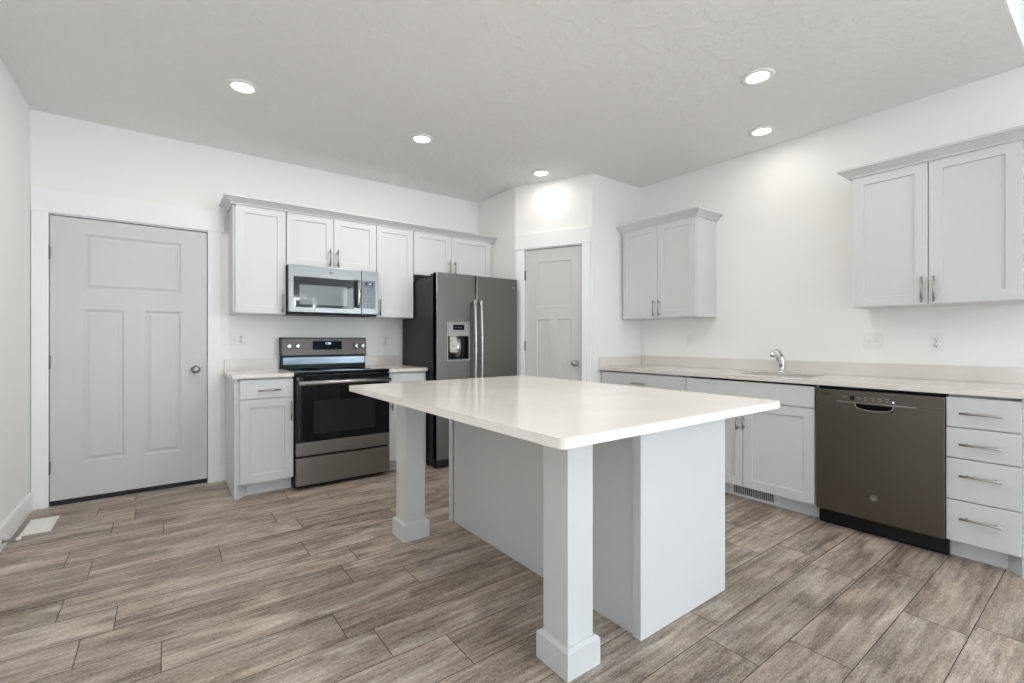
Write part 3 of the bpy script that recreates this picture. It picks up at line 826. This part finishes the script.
# ------------------------------------------------------------------ dishwasher
t = thing('dishwasher', 'slate front-control dishwasher with pocket handle beside the four-drawer cabinet', 'dishwasher', (R_, 1.2135, 0), -PI / 2)
WD = 0.6165
b = B(); b.box(0.004, WD - 0.004, -0.600, -0.02, 0.015, 0.879, 0.002); obj('body', b, M['black'], t)
b = B(); b.box(0.0, WD, -0.575, -0.555, 0.0, 0.1, 0.002); obj('kick_plate', b, M['black'], t)
df = B(); df.panel(0.004, WD - 0.001, 0.104, 0.790, -0.650, -0.602, [(0.212, 0.400, 0.748, 0.786, [(0.004, 0.003), (0.010, 0.030)])], 0.003)
dfo = obj('door', df, M['slate_dw'], t)
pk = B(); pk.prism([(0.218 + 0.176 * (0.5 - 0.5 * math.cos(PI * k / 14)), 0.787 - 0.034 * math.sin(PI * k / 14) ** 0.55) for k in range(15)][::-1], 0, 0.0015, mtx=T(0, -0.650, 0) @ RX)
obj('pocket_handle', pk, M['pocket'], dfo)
lp = B(); lp.tube([(0.214 + 0.184 * (0.5 - 0.5 * math.cos(PI * k / 14)), -0.651, 0.789 - 0.038 * math.sin(PI * k / 14) ** 0.55) for k in range(15)], 0.0025, 8); obj('handle_lip', lp, M['steel'], dfo)
cp = B(); cp.box(0.004, WD - 0.001, -0.650, -0.602, 0.7905, 0.862, 0.003)
cpo = obj('control_panel', cp, M['slate_dw'], t)
ln = B(); ln.box(0.118, 0.498, -0.6535, -0.6502, 0.7925, 0.7965); obj('trim_line', ln, M['steel'], cpo)
vt = B()
for i in range(5):
    for z in (0.826, 0.836): vt.box(0.026 + i * 0.013, 0.036 + i * 0.013, -0.6506, -0.650, z, z + 0.006)
obj('vent_slots', vt, M['slot'], cpo)
keys = [(0.150, 0.824)] + [(0.222 + i * 0.034, 0.824) for i in range(5)] + [(0.226 + i * 0.034, 0.810) for i in range(5)]
for kx, kz in keys:
    ky = B(); ky.box(kx, kx + (0.020 if kz > 0.82 else 0.014), -0.6506, -0.650, kz, kz + 0.0035); obj('button_mark', ky, M['mark'], cpo)
sq = B(); sq.box(0.188, 0.211, -0.6508, -0.650, 0.806, 0.832); obj('display', sq, M['black'], cpo)
le = B(); le.lathe([(0, 0), (0.005, 0), (0.005, 0.001), (0, 0.001)], T(0.397, -0.650, 0.812) @ RX, 12); obj('indicator_light', le, M['led'], cpo)
badge(dfo, 0.306, 0.240, -0.650, 0.019)

# ------------------------------------------------------------------ island
t = thing('kitchen_island', 'pale grey kitchen island base with two square white legs', 'kitchen island', (1.488, 1.141, 0))
CW, CL = 0.611, 1.522
IT = 0.878     # underside of the worktop
b = B(); b.box(0.012, CW - 0.004, 0.020, CL - 0.020, 0.0, IT - .001); obj('cabinet_box', b, M['cab'], t)
b = B(); b.box(0.0, 0.0115, 0.0445, CL - 0.0445, 0.0, IT - .001); obj('back_panel', b, M['cab'], t)
for y0, y1 in ((0.0, 0.0195), (CL - 0.0195, CL)):
    b = B(); b.box(-0.004, CW, y0, y1, 0.0, IT - .001, 0.0015)
    ys = (y0, y0 + 0.0385) if y0 == 0 else (y1 - 0.0385, y1)
    b.box(-0.012, -0.0045, ys[0], ys[1], 0, IT - .001, 0.001)
    if y0 == 0: b.box(-0.0042, 0.0, 0.0197, 0.0385, 0, IT - .001)
    else: b.box(-0.0042, 0.0, CL - 0.0385, CL - 0.0197, 0, IT - .001)
    obj('end_panel', b, M['cab'], t)
def leg(y):
    x0 = 1.098 - 1.488; W = 0.162; V = 0.168
    b = B(); b.box(x0 + 0.017, x0 + 0.142, y + 0.018, y + 0.148, 0.098, IT - .001, 0.0015)
    o = obj('leg', b, M['cab'], t)
    p = B(); a = bmesh.new()
    def ring(i, z): return [a.verts.new((x0 + dx, y + dy, z)) for dx, dy in ((i, i), (W - i, i), (W - i, V - i), (i, V - i))]
    rs = [ring(0, 0), ring(0, 0.094), ring(0.012, 0.104)]
    for u, w in zip(rs, rs[1:]):
        for i in range(4): a.faces.new((u[i], u[(i + 1) % 4], w[(i + 1) % 4], w[i]))
    a.faces.new(rs[0][::-1]); a.faces.new(rs[-1])
    p.merge(a); obj('leg_base', p, M['cab'], o)
leg(0.011); leg(1.370)
b = B()
x0 = 1.100 - 1.488
b.box(x0 + 0.060, x0 + 0.080, 0.011 + 0.1485, 1.370 + 0.0175, IT - 0.090, IT - .001)
b.box(x0 + 0.1405, -0.0125, 0.050, 0.070, IT - 0.090, IT - .001); b.box(x0 + 0.1405, -0.0125, CL - 0.07, CL - 0.05, IT - 0.090, IT - .001)
obj('apron', b, M['cab'], t)
t = thing('countertop', 'large white quartz worktop with rounded corners on the island', 'countertop', (0.842, 0.905, 0.878), 0, 'quartz countertops')
b = B(); b.prism(rounded(0, 1.288, 0, 1.803, 0.022), 0, 0.030, 0.004, seg=3); obj('slab', b, M['quartz'], t)

# ------------------------------------------------------------------ small things
def wall_plate(name, label, cat, loc, rz, kinds, group='wall plates'):
    t = thing(name, label, cat, loc, rz, group)
    n = len(kinds); w = 0.070 + 0.046 * (n - 1)
    b = B(); b.prism(rounded(-w / 2, w / 2, -0.0585, 0.0585, 0.004), 0, 0.0045, 0.0012, mtx=RX)
    obj('cover_plate', b, M['plate'], t)
    for i, k in enumerate(kinds):
        cx = (i - (n - 1) / 2) * 0.046
        if k == 'o':
            for zz in (-0.0195, 0.0195):
                s = B(); s.lathe([(0, 0.0045), (0.0165, 0.0045), (0.0165, 0.0062), (0.0, 0.0062)], T(cx, 0, zz) @ RX, 20)
                s.mi = 1
                for dx in (-0.006, 0.006): s.box(cx + dx - 0.0013, cx + dx + 0.0013, -0.0066, -0.0061, zz - 0.001, zz + 0.008)
                s.lathe([(0, 0.0061), (0.0028, 0.0061), (0.0028, 0.0066), (0, 0.0066)], T(cx, 0, zz - 0.008) @ RX, 10)
                obj('socket', s, [M['plate'], M['slot']], t)
            s = B(); s.lathe([(0, 0.0045), (0.003, 0.0045), (0.002, 0.0056), (0, 0.0056)], T(cx, 0, 0) @ RX, 10); obj('screw', s, M['nickel'], t)
        else:
            s = B(); s.box(cx - 0.0165, cx + 0.0165, -0.0058, -0.0045, -0.033, 0.033, 0.0005)
            a_ = s; a_.extrude_x([(-0.0058, -0.024), (-0.0098, -0.010), (-0.0060, 0.024)], cx - 0.0095, cx + 0.0095) if k == 'r' else a_.extrude_x([(-0.0058, -0.008), (-0.016, 0.006), (-0.012, 0.012), (-0.0058, 0.006)], cx - 0.004, cx + 0.004)
            obj('toggle', s, M['plate'], t)
    return t
wall_plate('wall_outlet', 'white double wall plate with switch and outlet beside the entry door casing', 'wall plate', (0.488, D, 1.178), 0, 'to')
wall_plate('wall_outlet', 'white single outlet between range and refrigerator', 'wall plate', (1.781, D, 1.165), 0, 'o')
wall_plate('light_switch', 'white single switch plate under the corner wall cabinet', 'wall plate', (R_, 2.508, 1.165), -PI / 2, 't')
wall_plate('light_switch', 'white double switch plate on the wall above the dishwasher', 'wall plate', (R_, 1.088, 1.164), -PI / 2, 'tt')
wall_plate('wall_outlet', 'white single outlet on the wall above the four-drawer cabinet', 'wall plate', (R_, 0.754, 1.156), -PI / 2, 'o')

def downlight(label, x, y, dim=1.0, first=[]):
    if not first:
        t = thing('recessed_light', label, 'ceiling light', (x, y, H), 0, 'recessed ceiling lights')
        b = B(); b.lathe([(0.062, 0.0), (0.062, -0.006), (0.068, -0.010), (0.082, -0.009), (0.092, -0.003), (0.092, 0.0)], Matrix(), 48)
        obj('trim_ring', b, M['plate'], t)
        b = B(); b.lathe([(0.0, -0.0058), (0.040, -0.0056), (0.0615, -0.0036), (0.0615, -0.001), (0, -0.001)], Matrix(), 40)
        obj('lens', b, M['lens'], t)
        first.append(t)
    else:
        t = copy_tree(first[0]); t.location = (x, y, H); t['label'] = label
    l = bpy.data.lights.new('downlight_beam', 'AREA'); l.shape = 'DISK'; l.size = 0.12; l.energy = LAMP_POWER * dim
    l.color = (1.0, 0.95, 0.88)
    lo = bpy.data.objects.new('downlight_beam', l); lo.location = (x, y, H - 0.012); C.objects.link(lo)
downlight('lit round recessed ceiling light nearest the grey entry door', 0.385, 3.335, 1.15)
downlight('lit round recessed ceiling light above the range front', 1.617, 3.350, 1.5)
downlight('lit round recessed ceiling light above the pantry door', 2.857, 3.363, 0.24)
downlight('lit round recessed ceiling light over the aisle, larger of the pair by the sink wall', 2.857, 1.349, 0.5)
downlight('lit round recessed ceiling light closest to the wall over the sink', 3.627, 1.682, 0.22)
downlight('recessed ceiling light above the island, cut off by the top edge', 1.648, 1.366, 1.25)
downlight('added recessed ceiling light nearest the bare side wall, outside the view', 0.385, 1.355)  # unseen light added on the grid to brighten the left side

t = thing('floor_register', 'cream metal floor register beside the bare wall baseboard', 'floor vent', (-0.633, 4.110, 0.0))
b = B(); b.box(-0.068, 0.068, -0.152, 0.152, 0.0, 0.006, 0.002); obj('frame', b, M['register'], t)
b = B()
for i in range(20):
    for s in (-1, 1): b.box(s * 0.026 - 0.021, s * 0.026 + 0.021, -0.133 + i * 0.0137, -0.126 + i * 0.0137, 0.0061, 0.0068)
obj('grille', b, M['plate'], t)

t = thing('toe_kick_vent', 'white toe kick vent grille with dark slots below the sink cabinet', 'vent', (R_, 1.655, 0.008), -PI / 2)
b = B(); b.panel(-0.178, 0.178, 0, 0.086, KF - 0.006, KF - 0.0005, [(-0.148, 0.148, 0.012, 0.074, [(0.001, 0.004)])], 0.001); obj('frame', b, M['plate'], t)
b = B(); b.box(-0.146, 0.146, KF - 0.0030, KF - 0.0022, 0.014, 0.072); b.mi = 1
for i in range(22): b.box(-0.1470 + i * 0.0137, -0.1424 + i * 0.0137, KF - 0.0056, KF - 0.0031, 0.0135, 0.0725)
obj('grille', b, [M['pocket'], M['plate']], t)
for sx in (-0.163, 0.163):
    b = B(); b.lathe([(0, 0), (0.004, 0), (0.003, 0.001), (0, 0.001)], T(sx, KF - 0.006, 0.043) @ RX, 10)
    obj('screw', b, M['slot'], t)

t = thing('door_stop', 'spring door stop with white tip on the bare wall baseboard', 'door stop', (L_ + 0.014, 3.775, 0.045))
b = B(); pts = []
for i in range(97):
    a_ = i / 96 * 12 * 2 * PI; pts.append((0.004 + 0.052 * i / 96, 0.0065 * math.cos(a_), 0.0065 * math.sin(a_)))
b.tube(pts, 0.0016, 6); b.lathe([(0, 0), (0.012, 0), (0.012, 0.004), (0, 0.004)], Matrix.Rotation(PI / 2, 4, 'Y'), 16); obj('spring', b, M['nickel'], t)
b = B(); b.lathe([(0, 0.054), (0.008, 0.054), (0.010, 0.06), (0.010, 0.07), (0.006, 0.075), (0, 0.075)], Matrix.Rotation(PI / 2, 4, 'Y'), 16); obj('tip', b, M['plate'], t)
